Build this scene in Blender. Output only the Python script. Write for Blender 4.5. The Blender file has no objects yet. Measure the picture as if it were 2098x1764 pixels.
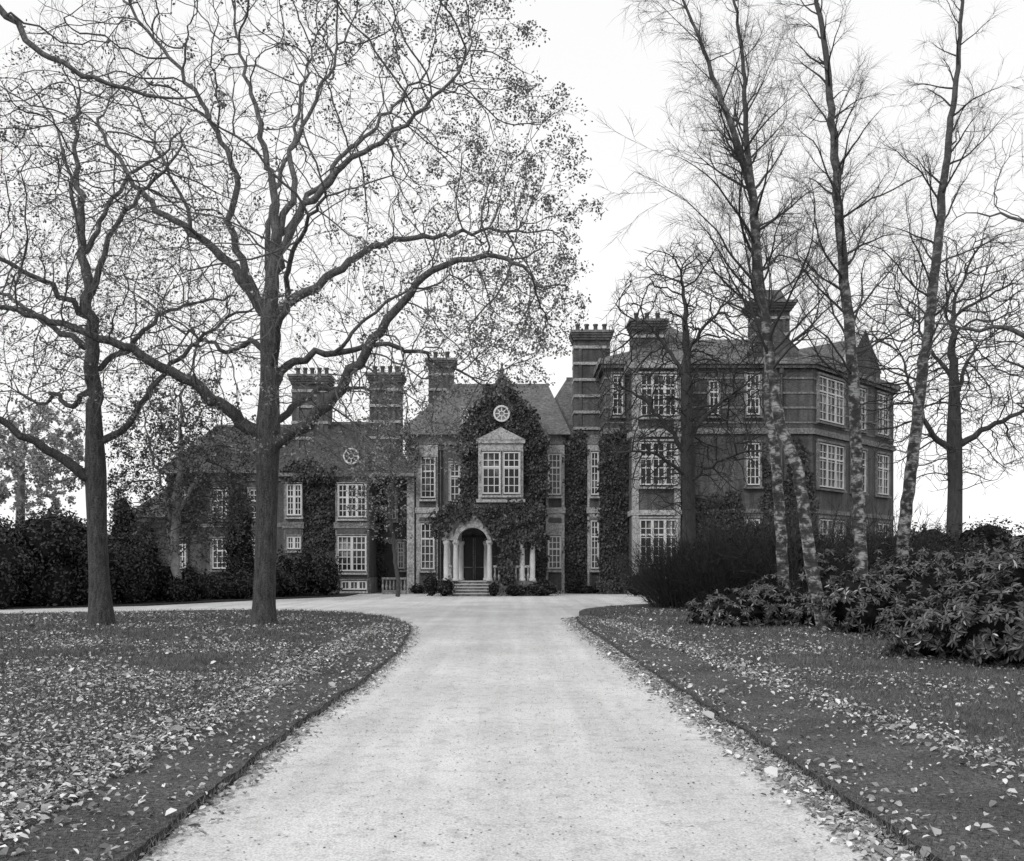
import bpy, math, random
import numpy as np
from mathutils import Vector, Matrix
rng = np.random.default_rng(11); random.seed(11)
scene = bpy.context.scene
col = scene.collection
EYE = 1.7
# image-plane units -> metres at a given distance from the camera
def S(u, v, Y): return np.array([(u-1049.0)*Y/1900.0, Y, EYE+(1160.0-v)*Y/1900.0])

# ------------------------------------------------------------------ materials
def newmat(name):
    m = bpy.data.materials.new(name); m.use_nodes = True
    nt = m.node_tree; b = nt.nodes['Principled BSDF']
    return m, nt, b
def g(v): return (v, v, v, 1)
def ramp(nt, fac, stops):
    r = nt.nodes.new('ShaderNodeValToRGB'); cr = r.color_ramp
    while len(cr.elements) < len(stops): cr.elements.new(0.5)
    for e, (p, c) in zip(cr.elements, stops): e.position = p; e.color = g(c)
    nt.links.new(fac, r.inputs['Fac']); return r.outputs['Color']
def noise(nt, scale, detail=4, stretch=(1, 1, 1), rough=0.6):
    geo = nt.nodes.new('ShaderNodeNewGeometry'); mp = nt.nodes.new('ShaderNodeMapping')
    mp.inputs['Scale'].default_value = stretch
    n = nt.nodes.new('ShaderNodeTexNoise'); n.inputs['Scale'].default_value = scale
    n.inputs['Detail'].default_value = detail; n.inputs['Roughness'].default_value = rough
    nt.links.new(geo.outputs['Position'], mp.inputs['Vector']); nt.links.new(mp.outputs['Vector'], n.inputs['Vector'])
    return n.outputs['Fac']
def mixc(nt, a, b, f=0.5, mode='MIX', fac=None):
    m = nt.nodes.new('ShaderNodeMix'); m.data_type = 'RGBA'; m.blend_type = mode
    m.inputs['Factor'].default_value = f
    if fac is not None: nt.links.new(fac, m.inputs['Factor'])
    for s, x in ((m.inputs[6], a), (m.inputs[7], b)):
        if isinstance(x, float): s.default_value = g(x)
        else: nt.links.new(x, s)
    return m.outputs[2]
def bump(nt, b, h, strength, dist):
    bp = nt.nodes.new('ShaderNodeBump'); bp.inputs['Strength'].default_value = strength; bp.inputs['Distance'].default_value = dist
    nt.links.new(h, bp.inputs['Height']); nt.links.new(bp.outputs['Normal'], b.inputs['Normal'])
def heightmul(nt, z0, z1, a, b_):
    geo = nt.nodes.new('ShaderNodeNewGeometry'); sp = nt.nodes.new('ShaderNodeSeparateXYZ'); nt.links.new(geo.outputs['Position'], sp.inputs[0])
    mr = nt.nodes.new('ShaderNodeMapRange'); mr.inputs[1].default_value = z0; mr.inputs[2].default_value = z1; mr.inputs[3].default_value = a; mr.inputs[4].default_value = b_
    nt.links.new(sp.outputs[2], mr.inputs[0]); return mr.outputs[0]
def noisy(name, lo, hi, scale=3, rough=0.85, stretch=(1, 1, 1), bs=0.3, bd=0.02, spec=0.3, fine=None, hm=None):
    m, nt, b = newmat(name)
    f = noise(nt, scale, 4, stretch); c = ramp(nt, f, [(0.3, lo), (0.7, hi)])
    if fine:
        f2 = noise(nt, fine, 2); c = mixc(nt, c, ramp(nt, f2, [(0.35, 0.6), (0.65, 1.4)]), 1.0, 'MULTIPLY')
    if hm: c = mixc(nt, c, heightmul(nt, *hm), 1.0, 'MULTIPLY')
    nt.links.new(c, b.inputs['Base Color']); b.inputs['Roughness'].default_value = rough
    b.inputs['Specular IOR Level'].default_value = spec
    if bs: bump(nt, b, f, bs, bd)
    return m
def leafmat(name, lo, hi, rough=0.6, spec=0.3, hm=None):
    m, nt, b = newmat(name)
    geo = nt.nodes.new('ShaderNodeNewGeometry')
    c = ramp(nt, geo.outputs['Random Per Island'], [(0.0, lo), (0.7, (lo+hi)/2), (1.0, hi)])
    nt.links.new(c, b.inputs['Base Color']); b.inputs['Roughness'].default_value = rough
    b.inputs['Specular IOR Level'].default_value = spec
    return m
def flat(name, v): return leafmat(name, v*.7, v*1.3, .9, .1)
# flare over upper boughs put into the colour: bark lightens upward, paler twigs
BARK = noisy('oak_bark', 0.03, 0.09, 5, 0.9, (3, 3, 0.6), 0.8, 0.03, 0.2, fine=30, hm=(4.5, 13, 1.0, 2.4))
TWIG = flat('twig_bark', 0.13)
BTWIG = flat('birch_twig_bark', 0.07)
DTWIG = flat('dark_twig_bark', 0.055)
DBARK = noisy('dark_bark', 0.04, 0.08, 6, 0.9, (3, 3, .6), .5)
m, nt, b = newmat('birch_bark')
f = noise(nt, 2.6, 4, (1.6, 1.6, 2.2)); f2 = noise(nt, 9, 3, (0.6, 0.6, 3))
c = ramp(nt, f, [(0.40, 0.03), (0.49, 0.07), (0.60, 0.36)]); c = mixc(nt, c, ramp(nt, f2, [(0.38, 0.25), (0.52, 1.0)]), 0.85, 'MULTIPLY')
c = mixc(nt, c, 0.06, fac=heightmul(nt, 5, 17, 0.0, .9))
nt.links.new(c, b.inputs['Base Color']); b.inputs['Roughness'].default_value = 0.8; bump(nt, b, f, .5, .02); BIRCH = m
OAKLEAF = leafmat('oak_leaf', 0.09, 0.34)
IVYLEAF = leafmat('ivy_leaf', 0.012, 0.08, 0.5)
DARKLEAF = leafmat('evergreen_leaf', 0.012, 0.07, 0.55)
RHODLEAF = leafmat('rhododendron_leaf', 0.02, 0.13, 0.3, 0.7)
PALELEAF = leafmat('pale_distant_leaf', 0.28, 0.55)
FALLEN = leafmat('fallen_leaf', 0.12, 0.8, 0.8)
GRASSB = leafmat('grass_blade', 0.05, 0.19, 0.7)
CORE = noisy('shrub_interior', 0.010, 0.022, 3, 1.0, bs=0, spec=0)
SOIL = noisy('soil', 0.02, 0.05, 4, 1.0, bs=.6, fine=20)
STONE = noisy('dressed_stone', 0.26, 0.40, 1.2, 0.85, bs=.2, fine=9)
STONED = noisy('weathered_stone', 0.12, 0.24, 1.5, 0.85, bs=.2, fine=9)
ROOF = noisy('roof_tile', 0.08, 0.15, 1.0, 0.7, (1, 1, 1), 0.2, 0.02, fine=6)
DROOF = noisy('dark_roof_tile', 0.035, 0.08, 1.0, 0.8, (1, 1, 1), 0.2, 0.02, fine=6)  # roof tile in a darker tone for the left block and wing
WHITE = noisy('white_paint', 0.52, 0.72, .5, 0.5, bs=0)
POT = noisy('terracotta', 0.06, 0.12, 3, .8)
DOORM = noisy('dark_door_paint', 0.012, 0.022, 3, .4, bs=0)
LEAD = noisy('lead_sheet', 0.08, 0.12, 2, .6, bs=0)
m, nt, b = newmat('window_glass')
f = noise(nt, 0.9, 2, (1, 1, .6)); c = ramp(nt, f, [(0.42, 0.015), (0.56, 0.04), (0.66, 0.24)])
nt.links.new(c, b.inputs['Base Color']); b.inputs['Roughness'].default_value = 0.12; GLASS = m
m, nt, b = newmat('brick')
geo = nt.nodes.new('ShaderNodeNewGeometry'); sp = nt.nodes.new('ShaderNodeSeparateXYZ'); cb = nt.nodes.new('ShaderNodeCombineXYZ')
ad = nt.nodes.new('ShaderNodeMath'); ad.operation = 'ADD'
nt.links.new(geo.outputs['Position'], sp.inputs[0]); nt.links.new(sp.outputs[0], ad.inputs[0]); nt.links.new(sp.outputs[1], ad.inputs[1])
nt.links.new(ad.outputs[0], cb.inputs[0]); nt.links.new(sp.outputs[2], cb.inputs[1])
br = nt.nodes.new('ShaderNodeTexBrick'); br.inputs['Scale'].default_value = 4.2; br.inputs['Color1'].default_value = g(.06); br.inputs['Color2'].default_value = g(.115)
br.inputs['Mortar'].default_value = g(.15); br.inputs['Mortar Size'].default_value = .02
nt.links.new(cb.outputs[0], br.inputs['Vector'])
c = mixc(nt, br.outputs['Color'], ramp(nt, noise(nt, .5, 5), [(0.3, .55), (0.7, 1.25)]), 1.0, 'MULTIPLY')
c = mixc(nt, c, ramp(nt, noise(nt, 1.5, 4, (2.5, 2.5, .25)), [(0.35, .65), (0.6, 1.1)]), 1.0, 'MULTIPLY')
nt.links.new(c, b.inputs['Base Color']); b.inputs['Roughness'].default_value = .9; BRICK = m
m, nt, b = newmat('gravel')
big = ramp(nt, noise(nt, .45, 5), [(0.3, .54), (0.7, .70)])
st = ramp(nt, noise(nt, .8, 5, (2.2, .09, 1)), [(0.35, .86), (0.62, 1.04)])
gr = ramp(nt, noise(nt, 60, 3), [(0.3, .66), (0.6, 1.1)])
gr2 = ramp(nt, noise(nt, 5, 6, rough=.85), [(0.34, .70), (0.5, 1.02)])
c = mixc(nt, big, st, 1.0, 'MULTIPLY'); c = mixc(nt, c, gr, 1.0, 'MULTIPLY'); c = mixc(nt, c, gr2, 1.0, 'MULTIPLY')
nt.links.new(c, b.inputs['Base Color']); b.inputs['Roughness'].default_value = .95; b.inputs['Specular IOR Level'].default_value = .1
bump(nt, b, noise(nt, 30, 3), .6, .02); GRAVEL = m
GRASS = noisy('lawn_grass', .055, .13, .9, 1.0, bs=.0, spec=.05, fine=28)

# ------------------------------------------------------------------ mesh tools
class MB:
    def __init__(s): s.v = []; s.f = []; s.n = 0
    def add(s, V, F, mi=0):
        V = np.asarray(V, float).reshape(-1, 3); F = np.asarray(F, np.int64)
        s.v.append(V); s.f.append((F+s.n, mi)); s.n += len(V)
    def box(s, x0, x1, y0, y1, z0, z1, mi=0):
        V = [(x0,y0,z0),(x1,y0,z0),(x1,y1,z0),(x0,y1,z0),(x0,y0,z1),(x1,y0,z1),(x1,y1,z1),(x0,y1,z1)]
        s.add(V, [(0,3,2,1),(4,5,6,7),(0,1,5,4),(1,2,6,5),(2,3,7,6),(3,0,4,7)], mi); return s
    def prism(s, P, z0, z1, mi=0, P2=None):
        n = len(P); Q = P if P2 is None else P2
        V = [(x, y, z0) for x, y in P]+[(x, y, z1) for x, y in Q]
        s.add(V, [(i, (i+1) % n, n+(i+1) % n, n+i) for i in range(n)], mi)
        s.f.append((np.array([[n+i for i in range(n)]])+s.n-2*n, mi))
    def lathe(s, cx, cy, prof, sides=14, mi=0):
        a = np.arange(sides)*2*math.pi/sides; V = []
        for r, z in prof: V += [(cx+r*math.cos(t), cy+r*math.sin(t), z) for t in a]
        F = []
        for k in range(len(prof)-1):
            for i in range(sides):
                j = (i+1) % sides; F.append((k*sides+i, k*sides+j, (k+1)*sides+j, (k+1)*sides+i))
        s.add(V, F, mi); s.f.append((np.array([[(len(prof)-1)*sides+i for i in range(sides)]])+s.n-len(V), mi))
    def mesh(s, name, mats, smooth=False):
        me = bpy.data.meshes.new(name); V = np.concatenate(s.v)
        me.vertices.add(len(V)); me.vertices.foreach_set('co', V.ravel())
        L = np.concatenate([F.ravel() for F, _ in s.f])
        tot = np.concatenate([np.full(len(F), F.shape[1]) for F, _ in s.f])
        st = np.concatenate([[0], np.cumsum(tot)[:-1]]); mi = np.concatenate([np.full(len(F), k) for F, k in s.f])
        me.loops.add(len(L)); me.loops.foreach_set('vertex_index', L.astype(np.int32))
        me.polygons.add(len(tot)); me.polygons.foreach_set('loop_start', st.astype(np.int32))
        for q in mats: me.materials.append(q)
        me.polygons.foreach_set('material_index', mi.astype(np.int32))
        me.polygons.foreach_set('use_smooth', np.full(len(tot), smooth))
        me.update(calc_edges=True); return me
def obj(name, data=None, parent=None, loc=None, **props):
    o = bpy.data.objects.new(name, data); col.objects.link(o)
    if parent: o.parent = parent; o.matrix_parent_inverse = parent.matrix_basis.inverted()
    if loc is not None: o.location = loc
    for k, v in props.items(): o[k] = v
    return o
def nrm(a): return a/np.maximum(np.linalg.norm(a, axis=-1, keepdims=True), 1e-9)
def inpoly(x, y, P):
    P = np.asarray(P); r = np.zeros(len(x), bool); n = len(P)
    for i in range(n):
        x1, y1 = P[i]; x2, y2 = P[(i+1) % n]
        c = ((y1 > y) != (y2 > y)) & (x < (x2-x1)*(y-y1)/((y2-y1) if y2 != y1 else 1e-9)+x1); r ^= c
    return r
def catmull(P, step):
    P = np.asarray(P, float); out = []
    Q = np.vstack([2*P[0]-P[1], P, 2*P[-1]-P[-2]])
    for i in range(1, len(Q)-2):
        n = max(1, int(round(np.linalg.norm((Q[i+1]-Q[i])[:3])/step)))
        for k in range(n):
            t = k/n; a, b_, c_, d = Q[i-1], Q[i], Q[i+1], Q[i+2]
            out.append(.5*((2*b_)+(-a+c_)*t+(2*a-5*b_+4*c_-d)*t*t+(-a+3*b_-3*c_+d)*t**3))
    out.append(P[-1]); return np.array(out)
def tube(mb, P, R, sides, mi=0):
    P = np.asarray(P); R = np.asarray(R); n = len(P)
    T = nrm(np.gradient(P, axis=0)); md = np.abs(T.mean(0)); ref = np.eye(3)[int(np.argmin(md))]
    U = nrm(np.cross(T, ref)); W = np.cross(T, U)
    a = np.arange(sides)*2*math.pi/sides
    V = P[:, None]+R[:, None, None]*(U[:, None]*np.cos(a)[None, :, None]+W[:, None]*np.sin(a)[None, :, None])
    i = np.arange(n-1)[:, None]*sides; j = np.arange(sides)[None]; k = (j+1) % sides
    mb.add(V.reshape(-1, 3), np.stack([i+j, i+k, i+sides+k, i+sides+j], -1).reshape(-1, 4), mi)
def twigs(mb, P0, D, L, r, mi=0, bend=.35, grav=0.0):
    n = len(P0)
    D = nrm(D); B = rng.normal(0, bend, (n, 3)); L = np.asarray(L).reshape(-1, 1)
    P1 = P0+D*L*.5; D2 = nrm(D+B+np.array([0, 0, grav])); P2 = P1+D2*L*.5
    ref = nrm(rng.normal(size=(n, 3))); U = nrm(np.cross(D, ref)); W = np.cross(D, U)
    V = np.zeros((n, 7, 3))
    for k in range(3):
        o = U*math.cos(k*2.0944)+W*math.sin(k*2.0944)
        V[:, k] = P0+o*r; V[:, 3+k] = P1+o*r*.75
    V[:, 6] = P2
    b0 = (np.arange(n)*7)[:, None, None]
    q = np.array([[0,1,4,3],[1,2,5,4],[2,0,3,5]])[None]+b0; t = np.array([[3,4,6],[4,5,6],[5,3,6]])[None]+b0
    base = mb.n; mb.add(V.reshape(-1, 3), q.reshape(-1, 4), mi); mb.f.append((t.reshape(-1, 3)+base, mi))
    return P1, P2, D2
def leaves(mb, C, N, T, L, W, mi=0, fold=.15):
    n = len(C); N = nrm(N); T = nrm(T-N*np.sum(T*N, -1, keepdims=True)); B = np.cross(N, T)
    L = np.broadcast_to(np.asarray(L, float).reshape(-1, 1), (n, 1)); W = np.broadcast_to(np.asarray(W, float).reshape(-1, 1), (n, 1))
    V = np.zeros((n, 6, 3))
    for k, (t, s) in enumerate([(0, 0), (.3, .5), (.72, .42), (1, 0), (.72, -.42), (.3, -.5)]):
        V[:, k] = C+T*L*t+B*W*s+N*W*abs(s)*2*fold-N*L*.18*t*t
    b0 = (np.arange(n)*6)[:, None, None]
    mb.add(V.reshape(-1, 3), (np.array([[0,1,2,3],[0,3,4,5]])[None]+b0).reshape(-1, 4), mi)
def rdir(n): return nrm(rng.normal(size=(n, 3)))

# ------------------------------------------------------------------ trees (space colonisation from hand-placed limbs)
def ell(n, c, r, hollow=0.0):
    d = rdir(n); q = (hollow**3+(1-hollow**3)*rng.random((n, 1)))**(1/3); return np.asarray(c)+d*q*np.asarray(r)
def grow(limbs, A, step=.3, infl=3.2, kill=.55, iters=90, tip=.009, expo=2.15, jit=.30, up=.03, mom=.55):
    pos = []; par = []; hr = []
    for limb in limbs:
        P = catmull(limb, step); P[1:-1, :3] += rng.normal(0, .05*min(1, step/.3), (len(P)-2, 3))*(P[1:-1, 3:4] < .2)
        p = -1
        if pos:
            d = np.linalg.norm(np.array(pos)-P[0, :3], axis=1); p = int(np.argmin(d))
            if d[p] < .2: P = P[1:]
        for q in P:
            pos.append(q[:3].copy()); par.append(p); hr.append(q[3]); p = len(pos)-1
    dist = np.full(len(A), 1e9); near = np.zeros(len(A), int); kids = {}
    fresh = np.array(pos); base = 0; nh = len(pos)
    for it in range(iters):
        if len(A) == 0 or len(fresh) == 0: break
        for c0 in range(0, len(fresh), 300):
            ch = fresh[c0:c0+300]; d = np.linalg.norm(A[:, None]-ch[None], axis=2)
            k = d.argmin(1); dm = d[np.arange(len(A)), k]; u = dm < dist
            dist[u] = dm[u]; near[u] = base+c0+k[u]
        keep = dist > kill; A = A[keep]; dist = dist[keep]; near = near[keep]
        mk = dist < infl*(1.0 if it > 3 else 1.6)
        if not mk.any(): break
        PP = np.array(pos); ids, inv = np.unique(near[mk], return_inverse=True)
        acc = np.zeros((len(ids), 3)); np.add.at(acc, inv, nrm(A[mk]-PP[near[mk]]))
        pa = np.array(par)[ids]; pd = nrm(PP[ids]-PP[np.maximum(pa, 0)])
        acc = nrm(nrm(acc)+mom*pd+rng.normal(0, jit, acc.shape)+np.array([0, 0, up])); base = len(pos); fresh = []
        for i, a in zip(ids, acc):
            if kids.get(i, 0) >= 3: continue
            kids[i] = kids.get(i, 0)+1; q = pos[i]+a*step; pos.append(q); par.append(int(i)); hr.append(0); fresh.append(q)
        fresh = np.array(fresh)
    pos = np.array(pos); par = np.array(par); hr = np.array(hr); n = len(pos)
    acc = np.zeros(n); R = np.zeros(n); ch = [[] for _ in range(n)]
    for i in range(n-1, -1, -1):
        R[i] = max(acc[i], tip**expo)**(1/expo)
        if hr[i] > 0: R[i] = hr[i]
        if par[i] >= 0:
            acc[par[i]] += R[i]**expo; ch[par[i]].append(i)
    for i in range(n):
        if par[i] >= 0 and hr[i] == 0: R[i] = min(R[i], R[par[i]]*(.75 if hr[par[i]] > 0 else .985))
    return pos, par, R, ch, hr
def emit(T, thick, thin, split=.045):
    pos, par, R, ch, hr = T
    stack = [(-1, 0)]
    while stack:
        p, i = stack.pop(); P = [pos[p]] if p >= 0 else []; Q = [R[i]] if p >= 0 else []
        j = i
        while True:
            P.append(pos[j]); Q.append(R[j])
            if not ch[j]: break
            k = max(ch[j], key=lambda c: R[c])
            for c in ch[j]:
                if c != k: stack.append((j, c))
            j = k
        if len(P) > 1:
            Q = np.array(Q); r = Q.max()
            if not ch[j]: Q[-1] *= .5
            tube(thick if r > split else thin, P, Q, 12 if r > .15 else 7 if r > .05 else 4 if r > .015 else 3)
def build_tree(name, label, cat, limbs, A, bark=BARK, twig=TWIG, leafn=0, leafm=OAKLEAF, leafsize=.1, tw=3, twl=.7, twr=.0045, leafsel=None, grav=0.0, mid=.6, **kw):
    T = grow(limbs, A, **kw); thick = MB(); thin = MB(); emit(T, thick, thin)
    pos, par, R, ch, hr = T; n = len(pos)
    idx = np.array([i for i in range(n) if hr[i] == 0 and R[i] < .035])
    if len(idx):
        tips = np.array([i for i in idx if not ch[i]])
        dirs = nrm(pos-pos[np.maximum(par, 0)])
        src = np.concatenate([np.repeat(tips, tw), idx[rng.random(len(idx)) < mid]])
        P1, P2, D2 = twigs(thin, pos[src], dirs[src]+rng.normal(0, .5, (len(src), 3)), rng.uniform(.5, 1.15, len(src))*twl, twr, 0, .3, grav)
        r2 = twigs(thin, P1, D2+rng.normal(0, .6, P1.shape), rng.uniform(.35, .7, len(P1))*twl, twr*.8, 0, .3, grav)
        if leafn:
            C = np.concatenate([P2, r2[1], r2[0]])
            if leafsel is not None: w = leafsel(C); C = C[rng.random(len(C)) < w]
            # leaves hang in tufts of a few at the twig ends
            nk = max(1, leafn//4); hub = C[rng.integers(0, len(C), nk)]; C = np.repeat(hub, 4, 0)+rng.normal(0, .085, (nk*4, 3)); ln_ = len(C)
            leaves(thin, C, rdir(ln_)+np.array([0, -.2, .5]), rdir(ln_), rng.uniform(.6, 1.3, ln_)*leafsize, rng.uniform(.4, .8, ln_)*leafsize, 1)
    b0 = limbs[0][0]; e = obj(name, None, loc=(b0[0], b0[1], 0), label=label, category=cat)
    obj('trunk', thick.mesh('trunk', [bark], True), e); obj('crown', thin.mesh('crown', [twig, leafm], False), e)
    return e
def L(Y, pts, r0, r1, dy=0.0):
    n = len(pts); out = []
    for i, p in enumerate(pts):
        t = i/(n-1); y = Y+dy*t; q = S(p[0], p[1], Y); q[1] = y; out.append([*q, p[2] if len(p) > 2 else r0+(r1-r0)*t**.8])
    return np.array(out)
Y = 25.8
oak = [L(Y, [(540,1300,.50),(540,1276,.42),(541,1240,.33),(545,1100,.30),(548,960,.31),(549,890,.35),(552,780,.26),(551,650,.24),(560,560,.19),(566,480,.15),(560,400,.11),(545,320,.085),(528,240,.07),(505,150,.05),(480,50,.035)], 0, 0),
 L(Y, [(540,905),(500,868),(440,820),(390,785),(320,745),(250,715),(180,690),(100,670),(0,650),(-70,632)], .21, .04, -2.2),
 L(Y, [(562,912),(620,880),(680,832),(730,775),(790,700),(830,650),(880,606),(950,582),(1020,580),(1070,605)], .21, .045, -2.5),
 L(Y, [(551,650),(510,600),(455,525),(390,468),(300,405),(240,345),(190,270),(150,190)], .17, .04, 1.5),
 L(Y, [(551,655),(505,560),(482,470),(495,400),(465,300),(425,225),(370,150),(300,70)], .13, .035, -1.5),
 L(Y, [(555,800),(585,745),(640,717),(700,712),(770,690),(850,702),(900,725),(960,750)], .14, .03, 1.5),
 L(Y, [(553,660),(600,605),(660,560),(720,512),(800,470),(880,455),(960,440),(1060,432)], .16, .035, 1.5),
 L(Y, [(560,565),(600,485),(650,422),(720,370),(800,330),(880,285),(950,225)], .14, .035, -2),
 L(Y, [(566,480),(598,385),(592,300),(620,220),(660,120),(700,20)], .11, .03, 1),
 L(Y, [(565,500),(620,400),(680,300),(740,220),(800,130),(850,60)], .10, .03, 2.5),
 L(Y, [(556,600),(535,480),(545,330),(570,200),(575,60),(590,-60)], .10, .03, 3.5),
 L(Y, [(551,720),(500,690),(440,700),(380,660),(330,640),(260,600)], .10, .03, 3.5),
 L(Y, [(551,760),(600,680),(640,590),(690,560),(740,540)], .11, .03, -5),
 L(Y, [(549,880),(600,800),(640,760),(700,740),(780,730)], .12, .03, 5.5),
 L(Y, [(700,712),(740,660),(800,600),(880,560),(960,540)], .06, .02, 1.0),
 L(Y, [(390,468),(370,400),(330,320),(300,250),(240,180)], .06, .02, 0)]
A = np.vstack([ell(5600, S(590, 430, Y), (8.2, 6.0, 8.6), .3), ell(1000, S(1010, 580, Y), (2.4, 3, 3.2), 0), ell(450, S(740, 850, Y), (3.2, 3, 1.6)), ell(300, S(160, 640, Y), (2.5, 3, 2.5))])
A = A[A[:, 2] > 4.6]
def sel(C):
    a = (C[:, 0]+7.5)/9.0; out = np.linalg.norm((C-S(590, 450, 25.8))/np.array([8.2, 6.0, 8.6]), axis=1)
    cl = .5+.5*np.sin(C[:, 0]*1.9+np.sin(C[:, 2]*1.3)*2)*np.sin(C[:, 2]*1.7+C[:, 1])
    return np.clip((.05+.45*a+1.0*(out-.85))*(.4+1.2*cl), .015, 1)
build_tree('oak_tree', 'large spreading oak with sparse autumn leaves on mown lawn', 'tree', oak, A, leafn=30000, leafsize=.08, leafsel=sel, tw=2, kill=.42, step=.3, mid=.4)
ot2 = [L(Y, [(208,1300,.42),(208,1276,.37),(204,1200,.28),(199,1080,.26),(196,965,.28),(192,850,.21),(186,700,.18),(179,600,.15),(172,520,.125),(165,420,.09),(152,300,.06),(165,190,.03)], 0, 0),
 L(Y, [(190,978),(150,950),(100,912),(40,872),(0,850),(-70,838)], .17, .05, -1.5),
 L(Y, [(199,905),(240,882),(285,805),(325,735),(380,682),(440,622),(490,600)], .12, .03, 1.5),
 L(Y, [(187,712),(130,682),(60,642),(0,602),(-60,560)], .11, .04, 1),
 L(Y, [(183,650),(130,600),(60,562),(0,540),(-80,500)], .10, .03, -2),
 L(Y, [(180,620),(225,520),(285,430),(340,390),(400,330)], .10, .03, -1),
 L(Y, [(172,510),(140,400),(108,300),(70,200)], .08, .025, 1),
 L(Y, [(174,530),(210,410),(252,332),(300,280),(345,200)], .08, .025, 1.5),
 L(Y, [(190,800),(120,820),(60,790),(0,800),(-80,760)], .10, .03, 3),
 L(Y, [(188,760),(240,690),(280,600),(330,560),(400,520)], .09, .03, 4)]
A = np.vstack([ell(2400, S(150, 510, Y), (5.0, 4.5, 5.2), .2), ell(400, S(0, 800, Y), (2.5, 4, 1.6)), ell(160, S(330, 650, Y), (2, 3, 1.5))])
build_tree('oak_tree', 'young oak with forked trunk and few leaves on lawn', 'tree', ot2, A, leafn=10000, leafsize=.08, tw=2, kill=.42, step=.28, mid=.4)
Y = 14.0
nb = [L(Y, [(-330,1400,.45),(-330,1250,.35),(-325,800,.3),(-320,300,.24),(-315,-50,.18),(-300,-300,.12),(-290,-500,.06)], 0, 0),
 L(Y, [(-315,-50),(-180,-60),(-80,-30),(0,20),(65,92),(150,128),(250,165),(320,178),(388,170)], .09, .012, .4),
 L(Y, [(0,20),(70,50),(140,62),(185,48)], .02, .01, .5)]
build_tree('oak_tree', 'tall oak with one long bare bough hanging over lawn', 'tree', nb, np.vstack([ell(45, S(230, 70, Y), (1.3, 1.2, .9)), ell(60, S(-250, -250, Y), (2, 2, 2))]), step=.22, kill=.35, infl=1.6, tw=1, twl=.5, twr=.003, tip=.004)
Y = 42.0
mt = [L(Y, [(1412,1240,.40),(1412,1215,.34),(1411,1050,.30),(1409,930,.29),(1407,800,.24),(1406,700,.17),(1404,640,.11),(1398,580,.06)], 0, 0),
 L(Y, [(1409,940),(1370,880),(1330,840),(1290,810),(1250,795)], .14, .035, -1),
 L(Y, [(1409,900),(1450,850),(1500,810),(1550,790)], .13, .035, 1),
 L(Y, [(1407,780),(1370,710),(1330,665),(1290,635)], .11, .035, 1),
 L(Y, [(1406,720),(1450,660),(1490,620)], .10, .035, -1),
 L(Y, [(1411,990),(1460,950),(1520,930),(1560,940)], .10, .03, -2),
 L(Y, [(1411,980),(1350,940),(1290,930),(1250,940)], .10, .03, -2)]
A = np.vstack([ell(3600, S(1405, 780, Y), (4.2, 3.3, 6.3), .1)])
build_tree('bare_tree', 'bare dark tree with rounded twiggy crown before house', 'tree', mt, A, bark=DBARK, twig=DTWIG, tw=2, twl=.8, twr=.012, kill=.36, step=.33, tip=.016, mid=.4)
Y = 44.0
rt = [L(Y, [(1955,1200,.42),(1955,1100,.36),(1957,980,.32),(1955,900,.34),(1955,800,.24),(1952,700,.16),(1955,620,.08)], 0, 0),
 L(Y, [(1955,930),(1900,880),(1860,820),(1830,740)], .18, .04, -1),
 L(Y, [(1957,920),(2010,880),(2070,850),(2130,800)], .18, .04, -2),
 L(Y, [(1955,820),(2000,740),(2050,680)], .13, .04, 2),
 L(Y, [(1955,780),(1910,700),(1890,640)], .12, .04, 1)]
A = ell(3300, S(1965, 740, Y), (5.8, 4.0, 6.3), .2)
build_tree('bare_tree', 'bare spreading tree with dark trunk behind shrubs', 'tree', rt, A, bark=DBARK, twig=DTWIG, tw=2, twl=.8, twr=.011, kill=.42, step=.35, tip=.015, mid=.3)
Y = 20.0
ro = [L(Y, [(2290,1400,.4),(2290,1250,.33),(2285,1000,.3),(2280,800,.25),(2270,600,.18),(2260,400,.1),(2250,200,.04)], 0, 0),
 L(Y, [(2280,800),(2200,700),(2110,650),(2040,640),(1990,600)], .1, .015, 2),
 L(Y, [(2280,900),(2180,820),(2090,790),(2010,760)], .09, .015, -1),
 L(Y, [(2272,620),(2190,500),(2110,420),(2050,400)], .08, .015, 1)]
A = ell(1300, S(2180, 600, Y), (2.9, 2.6, 4.2), .0)
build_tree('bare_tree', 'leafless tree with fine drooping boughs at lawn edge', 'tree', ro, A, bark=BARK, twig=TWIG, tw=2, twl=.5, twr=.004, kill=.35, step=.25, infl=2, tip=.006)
Y = 43.0
st = [L(Y, [(366,1236,.24),(364,1180,.2),(358,1100,.2),(364,1000,.15),(370,900,.1),(372,800,.05)], 0, 0),
 L(Y, [(360,1090),(335,1010),(310,920),(290,830)], .1, .03, 0), L(Y, [(362,1050),(400,980),(430,900),(450,830)], .1, .03, 1)]
PALEBARK = noisy('pale_bark', .12, .3, 3, .8)
build_tree('small_tree', 'small twiggy tree with pale trunk in shrub bed', 'tree', st, ell(2200, S(375, 960, Y), (3.3, 2.6, 4.2), .1), bark=PALEBARK, twig=DTWIG, leafn=9000, leafsize=.14, leafm=leafmat('brown_leaf', .03, .12), tw=2, twl=.9, twr=.010, kill=.4, step=.33, tip=.012, mid=.4)
Y = 46.0
st = [L(Y, [(815,1222,.12),(812,1150,.1),(800,1060,.08),(805,980,.05),(800,900,.03)], 0, 0)]
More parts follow.
